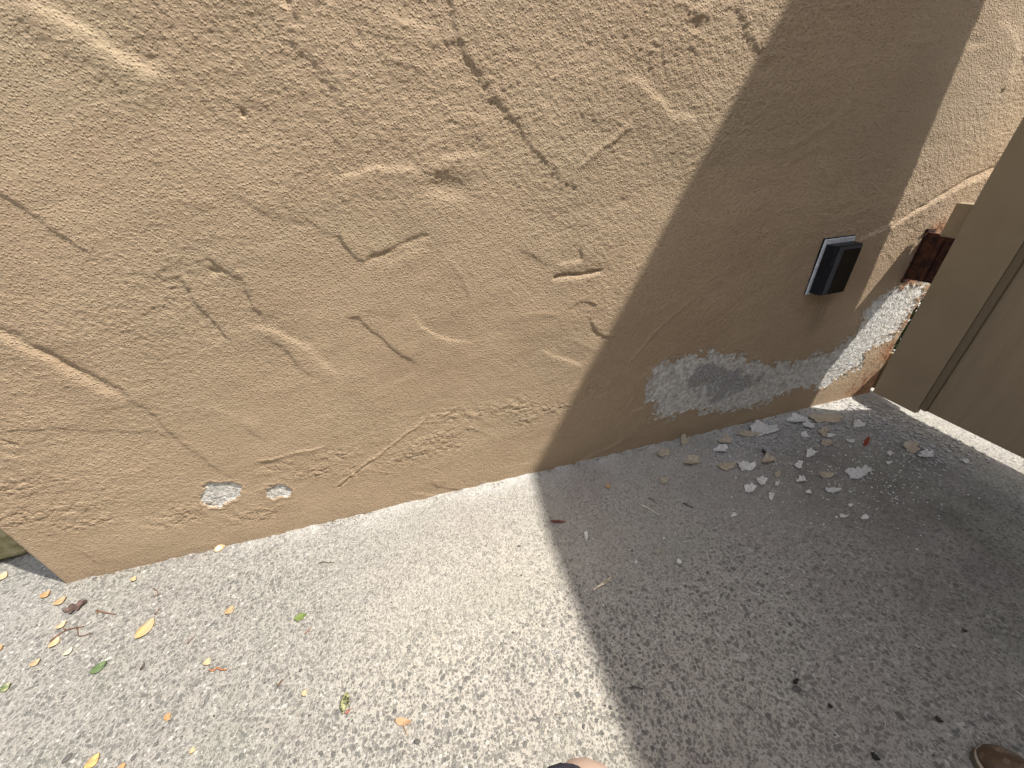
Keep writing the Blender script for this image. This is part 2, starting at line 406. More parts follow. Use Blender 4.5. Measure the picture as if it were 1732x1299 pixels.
v3 = gm.vor(210, wv); r3 = gm.vor(210, wv, out='Color')
sep1 = gm.n('ShaderNodeSeparateColor', {0: r1}); sep2 = gm.n('ShaderNodeSeparateColor', {0: r2}); sep3 = gm.n('ShaderNodeSeparateColor', {0: r3})
clean = gm.math('SUBTRACT', 1., gm.math('MULTIPLY', gm.attr('dust'), .72))
wob = gm.math('MULTIPLY', gm.math('SUBTRACT', gm.noise(240, 3, .7), .5), .5)
th1 = gm.rmp(sep1.outputs[0], 0, 1, .10, .50, False); th2 = gm.rmp(sep2.outputs[0], 0, 1, .28, .66, False); th3 = gm.rmp(sep3.outputs[0], 0, 1, .2, .65, False)
st1 = gm.math('MULTIPLY', gm.rmp(gm.math('SUBTRACT', th1, gm.math('ADD', v1, wob)), -.02, .03), gm.rmp(sep1.outputs[1], .48, .6))
st2 = gm.math('MULTIPLY', gm.rmp(gm.math('SUBTRACT', th2, gm.math('ADD', v2, wob)), -.05, .07), gm.rmp(sep2.outputs[1], .08, .22))
st3 = gm.math('MULTIPLY', gm.rmp(gm.math('SUBTRACT', th3, gm.math('ADD', v3, wob)), -.12, .14), gm.rmp(sep3.outputs[1], .25, .5))
big = gm.noise(1.6, 4, .55)
matrix = gm.mix(gm.rmp(big, .35, .65), (0.43,0.41,0.372), (0.475,0.45,0.405))
matrix = gm.mix(gm.attr('cream'), matrix, (0.565,0.521,0.450))
matrix = gm.mix(gm.math('MULTIPLY', gm.attr('leftish'), .8), matrix, (0.37,0.352,0.318))
matrix = gm.mix(gm.rmp(gm.noise(300, 4, .75), .38, .68, 0, .6), matrix, (0.260,0.245,0.226))
s2c = gm.mix(sep2.outputs[2], (0.13,0.127,0.118), (0.29,0.278,0.258)); s1c = gm.mix(sep1.outputs[2], (0.105,0.105,0.10), (0.22,0.214,0.20))
s3c = gm.mix(sep3.outputs[2], (0.142,0.133,0.124), (0.311,0.292,0.268))
white = gm.rmp(sep2.outputs[0], .93, .97)
s2c = gm.mix(white, s2c, (0.60,0.58,0.55)); s3c = gm.mix(gm.rmp(sep3.outputs[0], .93, .97), s3c, (0.62,0.60,0.57))
c = gm.mix(gm.math('MULTIPLY', st3, .7), matrix, s3c)
c = gm.mix(gm.math('MULTIPLY', gm.math('MULTIPLY', st2, .72), clean), c, s2c)
c = gm.mix(gm.math('MULTIPLY', gm.math('MULTIPLY', st1, .85), clean), c, s1c)
c = gm.mix(gm.math('MULTIPLY', gm.attr('pale'), gm.rmp(gm.noise(260, 3, .7), .35, .6, .35, 1)), c, (0.635,0.631,0.616))
dn = gm.noise(5, 5, .6)
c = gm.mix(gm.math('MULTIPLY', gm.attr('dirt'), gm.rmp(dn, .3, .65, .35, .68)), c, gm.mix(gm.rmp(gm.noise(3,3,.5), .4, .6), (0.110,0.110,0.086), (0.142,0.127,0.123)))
c = gm.mix(gm.math('MULTIPLY', gm.rmp(gm.noise(2.2, 3, .5), .5, .7), .22), c, (0.317,0.259,0.249))
c = gm.mix(gm.math('MULTIPLY', gm.rmp(gm.noise(2.7, 3, .5, gm.map((1,1,1),(0,0,1.2))), .5, .7), .2), c, (0.262,0.277,0.219))
c = gm.mix(gm.math('MULTIPLY', gm.attr('chipz'), gm.rmp(gm.noise(90, 4, .75), .48, .6, 0, .9)), c, (0.559,0.559,0.559))
gm.col(c)
gh = gm.math('ADD', gm.math('MULTIPLY', gm.math('ADD', gm.math('ADD', st1, st2), st3), .45), gm.noise(330, 4, .75))
gm.bump(gh, .0035, 1.)
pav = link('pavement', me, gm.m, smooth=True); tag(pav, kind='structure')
pav['label'] = 'pale exposed aggregate concrete pavement'

# ------------------------------------------------------------------ the gate, hinged off the wall
paint = M('gate_paint', .55, .35)
paint.col(paint.mix(paint.rmp(paint.noise(4, 4, .6), .3, .7), (.26,.20,.128), (.305,.237,.153)))
scf = paint.math('MULTIPLY', paint.rmp(paint.noise(7, 6, .8), .60, .68), .5)
paint.col(paint.mix(scf, paint.mix(paint.rmp(paint.noise(4, 4, .6), .3, .7), (.255,.195,.125), (.295,.228,.148)), (.20,.155,.105)))
paint.bump(paint.noise(30, 4, .6, paint.map((1,1,.15))), .0008, .6)
grain = M('gate_board_paint', .6, .3)
gn = grain.noise(45, 5, .65, grain.map((1,1,.06)), dist=.6)
grain.col(grain.mix(grain.rmp(gn, .3, .7), (.25,.192,.124), (.285,.222,.146)))
grain.bump(gn, .002, .8)
GXF, GYE = 2.315, -.139
gate = empty('gate', (GXF, GYE, 0))
tag(gate, 'tall tan painted wooden gate with plain stile beside the stucco wall', 'gate')
TOPL = [(-4.6,4.16),(-2.3,4.08),(-1.9,4.06),(-1.54,4.04),(-1.17,3.945),(0,3.94)]
def top(y): return float(np.interp(y, [a for a,b in TOPL], [b for a,b in TOPL]))
def rel(bm):
    bmesh.ops.translate(bm, verts=bm.verts, vec=(-GXF, -GYE, 0)); return bm
ZB = .185
bm = bmesh.new()
prism(bm, [(GYE,ZB-.030),(GYE,1.15),(GYE-.036,2.5),(GYE-.05,top(0)),(GYE-.205,top(-.2)),(GYE-.205,ZB-.030)], 'x', GXF, GXF+.025)
obj('stile', rel(bm), paint.m, gate)
bm = bmesh.new()
y1 = GYE-.2+.03; y2 = -4.6
prism(bm, [(GYE-.004,ZB-.008),(GYE-.004,1.15),(GYE-.040,2.5),(GYE-.054,top(0)-.004)]+[(a,b-.004) for a,b in TOPL[-2::-1]]+[(y2,ZB-.008)], 'x', GXF+.0275, GXF+.045)
obj('board', rel(bm), grain.m, gate)
for za, zb in ((.20,.30),(2.3,2.4),(3.8,3.9)):
    bm = bmesh.new(); box(bm, GXF+.047, GXF+.075, y2, GYE-.06, za, zb, .003); obj('back_rail', rel(bm), paint.m, gate)
# thin strip beside the stile, coloured dark for the shade in the groove
joint = M('groove_shade', .7, .2); joint.col((.18,.138,.09))
bm = bmesh.new(); box(bm, GXF+.008, GXF+.027, GYE-.232, GYE-.2065, ZB-.004, 3.9); obj('groove_shade_strip', rel(bm), joint.m, gate)
bm = bmesh.new(); box(bm, 2.3625, 2.405, -.21, -.054, .9455, 1.085, .002); obj('hinge_block', rel(bm), paint.m, gate)

rustm = M('rusted_steel', .85, .3)
rn = rustm.noise(30, 5, .7)
rustm.col(rustm.mix(rustm.rmp(rn, .35, .65), (.085,.030,.015), (.018,.009,.007))); rustm.bump(rn, .003, .8)
hb = empty('hinge_bracket', (2.370, 0, .86))
tag(hb, 'rusty brown steel hinge bracket fixed to the stucco wall beside the gate', 'bracket')
def relo(bm, o): bmesh.ops.translate(bm, verts=bm.verts, vec=-Vector(o.location)); return bm
bm = bmesh.new()
prism(bm, [(-.004,.955),(-.06,.952),(-.10,.948),(-.21,.944),(-.21,.745),(-.09,.742),(-.05,.738),(-.004,.735)], 'x', 2.365, 2.374)
obj('plate', relo(bm, hb), rustm.m, hb)
bm = bmesh.new(); box(bm, 2.350, 2.41, -.006, .01, .715, .968, .003); obj('wall_flange', relo(bm, hb), rustm.m, hb)
bm = bmesh.new(); tube(bm, [(2.354,-.075,.75),(2.354,-.075,.945)], .011, 12); obj('hinge_pin', relo(bm, hb), rustm.m, hb)
for z in (.73, .965):
    bm = bmesh.new(); tube(bm, [(2.352,-.001,z),(2.352,-.0125,z)], .008, 6); obj('bolt', relo(bm, hb), rustm.m, hb)

# unseen panel added behind the camera: it keeps low sky light off the wall
bm = bmesh.new(); box(bm, -9, 9, -5.2, -5.0, -.05, 4.6)
o = obj('sky_blocker', bm, paint.m); tag(o, 'plain tan panel added unseen behind the camera to block low sky light', 'light blocker')
# low board behind the gate: it keeps the sun off the pavement between the corner and the bright strip
bm = bmesh.new()
prism(bm, [(.05,.13),(.05,.26),(-.02,.27),(-.10,.36),(-.25,.39),(-.29,.74),(-4.6,.74),(-4.6,.145),(-.22,.145),(-.18,.08),(.0,.03),(.05,.02)], 'x', 2.600, 2.625)
lb = obj('kick_board', bm, paint.m); tag(lb, 'low tan board standing behind the gate at the end of the stucco wall', 'board')

# ------------------------------------------------------------------ step light on the wall
fx = empty('step_light', (1.829, 0, .86))
tag(fx, 'small black rectangular step light mounted on the shaded stucco wall', 'wall light')
blk = M('black_metal', .45, .3); blk.col(blk.mix(blk.rmp(blk.noise(80,3,.6), .4, .7), (.006,.007,.010), (.014,.016,.023)))
lens = M('dark_lens', .12, .5); lens.col((.004,.004,.005))
gasket = M('pale_gasket', .6, .4); gasket.col(gasket.mix(gasket.rmp(gasket.noise(70,3,.6), .4, .65), (.50,.53,.58), (.72,.76,.82)))
edge = M('worn_dark_edge', .5, .5); edge.col((.055,.06,.075))
bm = bmesh.new(); box(bm, 1.747, 1.912, -.010, .012, .738, .982, .002); obj('gasket', relo(bm, fx), gasket.m, fx)
bm = bmesh.new(); box(bm, 1.752, 1.915, -.004, .014, .975, .986); box(bm, 1.744, 1.7475, -.005, .012, .738, .986); obj('sealant', relo(bm, fx), blk.m, fx)
bm = bmesh.new()
o0 = [(1.760,-.006),(1.760,-.052),(1.772,-.060),(1.896,-.060),(1.904,-.052),(1.904,-.006)]
prism(bm, o0, 'z', .748, .962); obj('housing', relo(bm, fx), blk.m, fx)
bm = bmesh.new(); box(bm, 1.7745, 1.800, -.0640, -.0605, .750, .958, .001); box(bm, 1.800, 1.896, -.0640, -.0605, .946, .958, .001); obj('front_frame', relo(bm, fx), edge.m, fx)
bm = bmesh.new(); box(bm, 1.803, 1.897, -.0632, -.0605, .752, .943, .001); obj('lens', relo(bm, fx), lens.m, fx)
scr = M('screw_steel', .35, .5); scr.col((.12,.12,.125)); scr.b.inputs['Metallic'].default_value = .8
for z in (.768, .940):
    bm = bmesh.new(); tube(bm, [(1.787,-.0642,z),(1.787,-.0665,z)], .0045, 12); obj('screw', relo(bm, fx), scr.m, fx)

# ------------------------------------------------------------------ mossy stone at the far left, shrub behind the gate
def rock(name, loc, size, mat, seed, sub=4):
    bm = bmesh.new(); bmesh.ops.create_icosphere(bm, subdivisions=sub, radius=1)
    r = random.Random(seed); planes = []
    for k in range(14):
        n = Vector((r.gauss(0,1), r.gauss(0,1), r.gauss(0,1))).normalized(); planes.append((n, r.uniform(.72,.92)))
    from mathutils import noise
    for v in bm.verts:
        p = v.co.copy()
        for n, d in planes:
            q = p.dot(n)
            if q > d: p -= n*(q-d)
        p *= 1+.05*noise.noise(p*3+Vector((seed,0,0)))+.02*noise.noise(p*11)
        v.co = Vector((p.x*size[0], p.y*size[1], p.z*size[2]))
    o = obj(name, bm, mat, smooth=True); o.location = loc; return o
moss = M('mossy_stone', .9, .2)
mn = moss.noise(9, 5, .65)
moss.col(moss.mix(moss.rmp(mn, .35, .65), (.24,.22,.11), (.52,.48,.29))); moss.bump(moss.noise(22,6,.75), .02, 1.)
o = rock('landscape_stone', (-2.03,.37,.10), (.40,.25,.22), moss.m, 4)
tag(o, 'mossy yellowish stone lying on the pavement past the left end of the stucco wall', 'stone')
o.rotation_euler = (0,0,.05)
leafm = M('shrub_leaf', .6, .3); leafm.col(leafm.mix(leafm.rmp(leafm.noise(20,2,.5), .4, .6), (.02,.032,.012), (.05,.07,.022)))
stemm = M('shrub_stem', .8, .2); stemm.col((.05,.035,.02))
petal = M('shrub_petal', .7, .2); petal.col((.75,.75,.72))
sh = empty('shrub', (3.05,.45,0)); tag(sh, 'dark leafy shrub with tiny white flowers glimpsed through the gap beside the gate', 'shrub')
r = random.Random(5)
bm = bmesh.new()
def leafq(bm, c, s, r):
    d = Vector((r.gauss(0,1), r.gauss(0,1), r.gauss(0,1))).normalized(); u = d.orthogonal().normalized()
    u.rotate(Matrix.Rotation(r.uniform(0,6.28), 3, d)); v = d.cross(u)
    bm.faces.new([bm.verts.new(c+a*s) for a in (-u, v*.42-u*.2, u, -v*.42-u*.2)])
for k in range(5200):
    a = r.uniform(0,6.28); zz = r.uniform(.01,1.5); rad = (.42+.1*math.sin(a*5+zz*7))*r.uniform(.5,1)**.5
    leafq(bm, Vector((rad*math.cos(a)*.85, rad*math.sin(a)*1.1, zz)), r.uniform(.02,.045), r)
obj('foliage', bm, leafm.m, sh)
bm = bmesh.new()
for k in range(9):
    a = r.uniform(0,6.28); tube(bm, [(0,0,0),(.1*math.cos(a),.1*math.sin(a),.5),(.3*math.cos(a),.3*math.sin(a),1.3)], [.012,.009,.004], 6)
obj('stem', bm, stemm.m, sh)
for k in range(14):
    a = r.uniform(2.4,4.2); zz = r.uniform(.05,.45)
    bm = bmesh.new()
    for q in range(3): leafq(bm, Vector((.42*math.cos(a), .5*math.sin(a), zz)), .006, r)
    obj('flower', bm, petal.m, sh)

# ------------------------------------------------------------------ litter on the pavement
def flake(name, px, py, wpx, hpx, mat, seed, ang=0, th=.0012, curl=.004, jag=.28, lift=.003, n=22):
    """a thin broken flake: irregular outline, slight curl, real thickness"""
    r = random.Random(seed); x0, y0 = G(px, py)
    gxp = Vector(G(px+wpx/2, py))-Vector(G(px-wpx/2, py)); gyp = Vector(G(px, py-hpx/2))-Vector(G(px, py+hpx/2))
    ca, sa = math.cos(ang), math.sin(ang)
    outl = []; ph = [r.uniform(0,6.28) for _ in range(5)]
    for k in range(n):
        t = 2*math.pi*k/n
        rad = 1+jag*(.5*math.sin(2*t+ph[0])+.45*math.sin(3*t+ph[1])+.35*math.sin(5*t+ph[2])+.3*math.sin(8*t+ph[3])+.2*math.sin(13*t+ph[4]))+jag*r.uniform(-.4,.4)
        u, v = .5*rad*math.cos(t), .5*rad*math.sin(t); outl.append((u*ca-v*sa, u*sa+v*ca))
    bm = bmesh.new(); tp = []
    ax = r.uniform(0, 3.14)
    def P(u, v, s, extra):
        p = gxp*u+gyp*v; q = u*math.cos(ax)+v*math.sin(ax)
        return Vector((p.x, p.y, lift+curl*(q*q*4)*s+extra))
    rings = []
    for f in (1, .55):
        rings.append([bm.verts.new(P(u*f, v*f, 1, th)) for u, v in outl])
    cen = bm.verts.new(P(0,0,1,th)); bot = [bm.verts.new(P(u, v, 1, 0)) for u, v in outl]
    cb = bm.verts.new(P(0,0,1,0))
    for k in range(n):
        j = (k+1)%n
        bm.faces.new((rings[0][k], rings[0][j], rings[1][j], rings[1][k])); bm.faces.new((rings[1][k], rings[1][j], cen))
        bm.faces.new((bot[k], bot[j], rings[0][j], rings[0][k])); bm.faces.new((bot[j], bot[k], cb))
    o = obj(name, bm, mat); o.location = (x0, y0, 0); return o
tanf = M('tan_paint_flake', .8, .3); tanf.col(tanf.mix(tanf.rmp(tanf.noise(90,4,.6), .35, .65), (.36,.30,.225), (.45,.385,.30))); tanf.bump(tanf.noise(160,3,.6), .001, .6)
whf = M('white_paint_flake', .85, .25); whf.col(whf.mix(whf.rmp(whf.noise(130,4,.7), .35, .6), (.46,.45,.43), (.76,.745,.715))); whf.bump(whf.noise(200,3,.7), .0015, .8)
gyf = M('gray_plaster_flake', .85, .25); gyf.col(gyf.mix(gyf.rmp(gyf.noise(130,4,.7), .35, .6), (.42,.41,.40), (.66,.65,.635))); gyf.bump(gyf.noise(180,3,.7), .0015, .8)
FL = [  # px, py, w, h, angle, material, label
 (1397,709,48,17,-.35,tanf,'largest tan paint flake lying at the wall base near the gate corner'),
 (1265,735,40,9,-.55,tanf,'long narrow tan paint flake angled beside the wall base'),
 (1226,747,20,12,.1,tanf,'tan paint flake close to the wall, left of the long narrow flake'),
 (1170,781,26,15,.2,tanf,'squarish tan paint flake just below the upright scrap of paint'),
 (1229,790,32,12,0,tanf,'flat tan paint flake left of the ragged white flake'),
 (1299,779,24,12,0,tanf,'tan paint flake under the black chip in the shade'),
 (1392,733,18,14,.1,tanf,'upper of two tan flakes below the largest tan flake'),
 (1398,751,18,11,-.3,tanf,'lower of two tan flakes below the largest tan flake'),
 (1315,803,10,12,.3,tanf,'small pinkish tan flake between two white flakes'),
 (1395,805,20,12,0,tanf,'tan flake with a rounded outline left of the big pale gray flake'),
 (1122,768,22,12,.1,tanf,'leftmost tan paint flake at the wall base with a pale edge'),
 (1122,814,14,8,.2,tanf,'faint tan flake lying alone below the leftmost tan flake'),
 (1540,757,27,20,-.3,tanf,'dull tan flake left of a pale gray flake near the gate'),
 (1450,801,40,19,-.15,gyf,'biggest pale gray plaster flake lying in the shade'),
 (1261,790,26,17,-.4,whf,'ragged white flake right of the flat tan flake'),
 (1371,768,18,12,0,whf,'white crumbly flake below the lower tan flake pair'),
 (1350,788,14,11,-.2,whf,'star shaped white flake in the middle of the litter'),
 (1268,828,17,17,.4,whf,'thick white flake, the lowest large one on the left'),
 (1287,815,18,12,0,whf,'broken white flake just above the thick white flake'),
 (1304,840,11,11,.3,whf,'small white flake right of the thick white flake'),
 (1355,814,18,8,-.8,whf,'slanting slim white flake left of a tan rounded flake'),
 (1410,831,24,9,-.35,gyf,'thin bluish gray flake left below the biggest gray flake'),
 (1367,834,10,6,0,whf,'small flat white flake left of the thin bluish gray flake'),
 (1314,819,8,7,0,whf,'tiny white flake under the small pinkish tan flake'),
 (1241,872,11,7,.1,whf,'pale flake lying apart, farthest left of the lower flakes'),
 (1461,877,13,8,-.3,whf,'white flake, lowest on the right of the litter'),
 (1425,874,14,6,.4,whf,'tan and white flake left of the lowest white flake'),
 (1438,856,8,6,-.5,whf,'small bright flake at the end of a row of crumbs'),
 (1565,771,25,12,-.1,gyf,'pale gray flake right of the dull tan flake near the gate'),
 (1632,781,12,6,0,gyf,'small gray flake nearest the sunlit strip under the gate'),
 (1452,719,22,11,-.4,gyf,'curled gray flake below the sunlit corner patch'),
 (1438,747,13,6,0,gyf,'slim gray flake left of the red brown scrap'),
 (1291,727,42,22,.2,gyf,'crumbling gray plaster crust against the wall base'),
 (1349,711,38,13,.1,gyf,'wide gray flake against the wall base left of the largest tan flake'),
 (1367,721,18,11,0,gyf,'gray flake touching the largest tan flake'),
 (1219,762,26,11,-.3,gyf,'curled gray flake above the flat tan flake'),
 (1360,737,13,9,0,whf,'white flake left of the upper tan flake of the pair'),
 (1406,738,16,6,-.1,whf,'white sliver right of the upper tan flake of the pair'),
 (1503,768,8,7,-.5,whf,'little white flake below and right of the red brown scrap'),
 (1503,784,10,5,-.2,whf,'white sliver right of the biggest gray flake'),
 (1463,791,9,4,-.5,whf,'white sliver just above the biggest gray flake'),
 (1028,824,10,8,.2,None,'lone orange tan flake near the shadow edge'),
 (1148,951,9,8,.3,whf,'white flake lying alone in the open shade'),
 (1075,953,5,6,0,whf,'tiny round white flake left of the lone open shade flake'),
 (1123,912,5,4,0,whf,'tiny white flake above the lone open shade flake'),
 (1111,936,6,6,0,tanf,'tiny tan flake left above the lone open shade flake'),
 (991,907,6,17,-.5,whf,'slender pale flake right of the shadow edge'),
]
orf = M('orange_tan_flake', .8, .3); orf.col((.42,.27,.16))
for k, (px,py,ww,hh,an,mt,lb_) in enumerate(FL):
    o = flake('paint_flake', px, py, ww, hh, (mt or orf).m, 100+k, an, curl=.011 if ww > 15 else .005, lift=.005, n=38 if ww > 12 else 18)
    tag(o, lb_, 'paint flake', 'paint flakes fallen from the wall')
# crumbs: uncountable dust of paint
r = random.Random(11)
def crumbs(name, mat, n, spots, smin, smax, label):
    bm = bmesh.new()
    for k in range(n):
        px, py, sx_, sy_ = r.choice(spots); a, b = r.gauss(px, sx_), r.gauss(py, sy_)
        x, y = G(a, b)
        if y > -.012 or x > 2.56: continue
        s = r.uniform(smin, smax)*r.uniform(.5,1); t = r.uniform(0,6.28); m = r.randint(3,6)
        pts = [(x+s*math.cos(t+6.28*q/m)*r.uniform(.6,1.2), y+s*math.sin(t+6.28*q/m)*r.uniform(.6,1.2)) for q in range(m)]
        z0 = .0025; hgt_ = r.uniform(.0008,.003); A = [bm.verts.new((u,v,z0)) for u,v in pts]; B = [bm.verts.new((u,v,z0+hgt_*r.uniform(.6,1.3))) for u,v in pts]
        bm.faces.new(B); bm.faces.new(A[::-1])
        for q in range(m): bm.faces.new((A[q],A[(q+1)%m],B[(q+1)%m],B[q]))
    o = obj(name, bm, mat); tag(o, label, 'crumbs', kind='stuff'); return o
crumbs('paint_crumbs', whf.m, 900, [(1300,790,70,35),(1400,770,70,35),(1480,790,70,45),(1350,850,110,40),(1500,740,40,25),(1530,810,60,40),(1260,760,60,18)], .0010, .0060, 'white paint crumbs scattered over the shaded pavement')
gyd = M('gray_plaster_crumb', .9, .2); gyd.col(gyd.mix(gyd.rmp(gyd.noise(90,4,.7), .35, .62), (.20,.195,.19), (.44,.43,.42)))
crumbs('plaster_crumbs', gyd.m, 1900, [(1480,700,30,14),(1520,730,35,22),(1400,725,60,14),(1300,745,60,14),(1590,760,40,25)], .002, .015, 'gray plaster crumbs piled along the wall base near the gate')
crumbs('fine_grit', whf.m, 500, [(1200,1000,250,150),(1500,1100,200,150),(1000,900,120,80)], .0008, .0022, 'fine pale grit specks on the open pavement')
dkm = M('dark_grit', .8, .3); dkm.col((.05,.045,.04))
crumbs('dark_grit', dkm.m, 260, [(500,1150,300,120),(1300,1150,250,120),(900,950,200,100)], .0010, .0030, 'dark grit specks on the open pavement')

bm = bmesh.new(); r = random.Random(31)
for k in range(900):                      # soil and grit caught in the joint under the wall
    x = r.uniform(WX0+.02, WX1-.02); y = -.004-abs(r.gauss(0, .012)); s = r.uniform(.0008,.0035)
    if vnoise(np.array([x]), np.array([0.]), .12, 5)[0] < -.25: continue
    c0 = Vector((x, y, .004+s*.5)); vv = [bm.verts.new(c0+Vector(d)*s*r.uniform(.6,1.2)) for d in ((1,0,0),(-1,0,0),(0,1,0),(0,-1,0),(0,0,1),(0,0,-1))]
    for a,b,c in ((0,2,4),(2,1,4),(1,3,4),(3,0,4),(2,0,5),(1,2,5),(3,1,5),(0,3,5)): bm.faces.new((vv[a],vv[b],vv[c]))
soil = M('soil_grit', .95, .1); soil.col(soil.mix(soil.rmp(soil.noise(90,3,.6), .4, .6), (.10,.075,.05), (.30,.25,.19)))
o = obj('joint_grit', bm, soil.m); tag(o, 'brown grit caught along the foot of the stucco wall', 'grit', kind='stuff')
# upright scrap of paint leaning on the wall
bm = bmesh.new()
pts = [(-.022,0),(.020,.003),(.036,.016),(.030,.028),(.014,.030),(.020,.046),(.006,.060),(-.002,.052),(-.010,.056),(-.017,.046),(-.013,.038),(-.026,.022)]
prism(bm, pts, 'y', -.0007, .0007)
o = obj('paint_scrap', bm, tanf.m); x, y = G(1160,752); o.location = (x, y, .002); o.rotation_euler = (R_(-34), 0, R_(12))
tag(o, 'pinkish tan scrap of paint standing upright against the wall base', 'paint scrap')

# leaves
def leaf(px1, py1, px2, py2, wpx, col1, col2, label, seed, name='fallen_leaf', jag=0, curl=.006, cat='leaf', stem=False, dark=None):
    (xa, ya), (xb, yb) = G(px1, py1), G(px2, py2); d = Vector((xb-xa, yb-ya)); L_ = d.length; d /= L_
    u = Vector((-d.y, d.x)); r = random.Random(seed)
    (xc, yc) = ((xa+xb)/2, (ya+yb)/2); mx, my = (px1+px2)/2, (py1+py2)/2
    dd = Vector((px2-px1, py2-py1)).normalized(); pn = Vector((-dd.y, dd.x))*wpx/2
    q1, q2 = Vector(G(mx+pn.x, my+pn.y)), Vector(G(mx-pn.x, my-pn.y)); W_ = abs((q1-q2).dot(u))/2
    m = M(name+'_'+str(seed), .6, .35)
    m.col(m.mix(m.rmp(m.noise(70,4,.65), .35, .62), col1, col2)); m.bump(m.noise(150,3,.6), .001, .5)
    bm = bmesh.new(); n = 12; rows = []
    for layer in (0, 1):
        rs = []
        for k in range(n+1):
            t = k/n; wv_ = W_*(math.sin(math.pi*min(1, t**.85))**.8)*(1+jag*math.sin(t*19+seed)*.5)+.0002
            row = []
            for q in (-1,-.5,0,.5,1):
                zc = .003+curl*(abs(q)**1.6)*.7+curl*.8*(2*t-1)**2+(.0006 if layer else 0)
                p = Vector((xa, ya))+d*(L_*t)+u*(wv_*q)-Vector((xc, yc)); row.append(bm.verts.new((p.x, p.y, zc)))
            rs.append(row)
        rows.append(rs)
    for rs in rows:
        for a, b in zip(rs, rs[1:]):
            for q in range(4): bm.faces.new((a[q],a[q+1],b[q+1],b[q]))
    A, B = rows
    for k in range(n):
        bm.faces.new((A[k][0],A[k+1][0],B[k+1][0],B[k][0])); bm.faces.new((A[k][4],A[k+1][4],B[k+1][4],B[k][4]))
    bm.faces.new(A[0]+B[0][::-1]); bm.faces.new(A[n]+B[n][::-1])
    root = obj(name, bm, m.m, smooth=True); root.location = (xc, yc, 0); tag(root, label, cat, 'fallen leaves on the pavement' if cat == 'leaf' else None)
    if stem:
        bm = bmesh.new(); s = Vector((xa, ya))-Vector((xc, yc)); e = s-d*L_*.35
        tube(bm, [(s.x,s.y,.006),(e.x,e.y,.003)], .0009, 5); obj('stalk', bm, m.m, root)
    return root
Y1, Y2 = (.34,.23,.115), (.43,.325,.20); O1, O2 = (.40,.20,.09), (.50,.31,.16); PL = (.52,.42,.28)
LV = [
 (232,1083,263,1047,16,(.55,.36,.14),Y2,'largest curled yellow brown leaf on the sunlit pavement',0),
 (93,1025,115,1011,9,Y1,Y2,'yellow leaf touching the shriveled dark leaf',0),
 (70,1013,88,1001,8,O1,O2,'orange leaf nearest the left corner of the stucco wall',0),
 (-6,986,14,969,11,O2,PL,'pale orange leaf cut by the left picture edge below the stone',0),
 (97,1066,115,1052,7,Y2,PL,'pale yellow leaf above the forked twig',0),
 (86,1098,103,1079,10,O2,PL,'peach colored leaf at the left end of the forked twig',0),
 (53,1129,72,1116,7,Y1,PL,'small yellow leaf left above the green leaf',0),
 (-7,1103,9,1093,8,O1,O2,'orange leaf at the left picture edge beside the small yellow leaf',0),
 (110,1111,126,1097,6,PL,(.68,.62,.45),'faint cream leaf right of the peach colored leaf',0),
 (155,1141,184,1120,11,(.08,.125,.05),(.14,.19,.085),'smooth green leaf on the left part of the pavement',0),
 (2,1171,22,1157,10,(.05,.10,.03),(.40,.38,.22),'dark green leaf with tan underside at the left picture edge',0),
 (383,1041,397,1027,10,Y1,Y2,'bright yellow leaf left of the jagged green leaf',0),
 (223,984,233,977,7,O2,PL,'tiny orange leaf closest below the wall base',0),
 (499,1049,520,1041,11,(.12,.165,.045),(.18,.225,.07),'jagged yellow green leaf in the middle of the sunlit pavement',.5),
 (347,1127,358,1115,10,Y2,PL,'pale yellow leaf beside a curved brown twig',0),
 (280,1219,292,1209,10,O1,O2,'small orange leaf fragment near the lower left',.5),
 (512,1178,522,1169,9,Y2,PL,'tiny yellow leaf left of the dark olive seed',.4),
 (147,1302,172,1276,13,Y1,(.70,.45,.16),'yellow leaf cut by the bottom picture edge',0),
 (204,1301,216,1295,10,O1,O2,'orange leaf cut by the bottom edge right of the yellow one',0),
 (325,1277,330,1265,8,O2,PL,'faint peach leaf near the bottom edge of the pavement',0),
]
for k, (a,b,c_,d_,ww,c1,c2,lb_,jg) in enumerate(LV): leaf(a,b,c_,d_,ww,c1,c2,lb_,k+1,jag=jg)
# fan shaped leaf with its stalk
fan = flake('fallen_leaf', 683, 1222, 27, 13, orf.m, 300, .1, curl=.008, jag=.12)
tag(fan, 'orange fan shaped leaf with a thin stalk near the bottom middle', 'leaf', 'fallen leaves on the pavement')
x0, y0 = G(683,1222)
bm = bmesh.new(); e1 = G(685,1232); e2 = G(689,1243); tube(bm, [(0,0,.006),(e1[0]-x0,e1[1]-y0,.005),(e2[0]-x0,e2[1]-y0,.003)], .0011, 5)
obj('stalk', bm, orf.m, fan)
dk = (.05,.03,.025)
leaf(111,1038,152,1019,11,dk,(.14,.09,.075),'dark shriveled leaf with ragged edge near the wall corner',40,jag=.8,curl=.012)
leaf(478,902,500,896,5,(.16,.08,.03),(.35,.2,.09),'thin brown leaf wedged at the sunlit wall base',41)
leaf(1460,757,1469,741,8,(.20,.03,.015),(.30,.06,.03),'red brown scrap lying in the shade near the gate',42,name='leaf_scrap',cat='leaf scrap',jag=.4)
leaf(585,1209,594,1201,5,(.22,.08,.07),(.35,.16,.13),'reddish husk just below the dark olive seed',43,name='husk',cat='husk',jag=.3)
leaf(930,883,958,884,4.5,(.10,.03,.025),(.2,.07,.05),'dark red seed pod lying across the shadow edge',44,name='seed_pod',cat='seed pod',curl=.003)
leaf(1288,762,1298,773,5,(.012,.012,.012),(.03,.03,.03),'black curled chip above a tan flake in the shade',45,name='bark_chip',cat='bark chip')
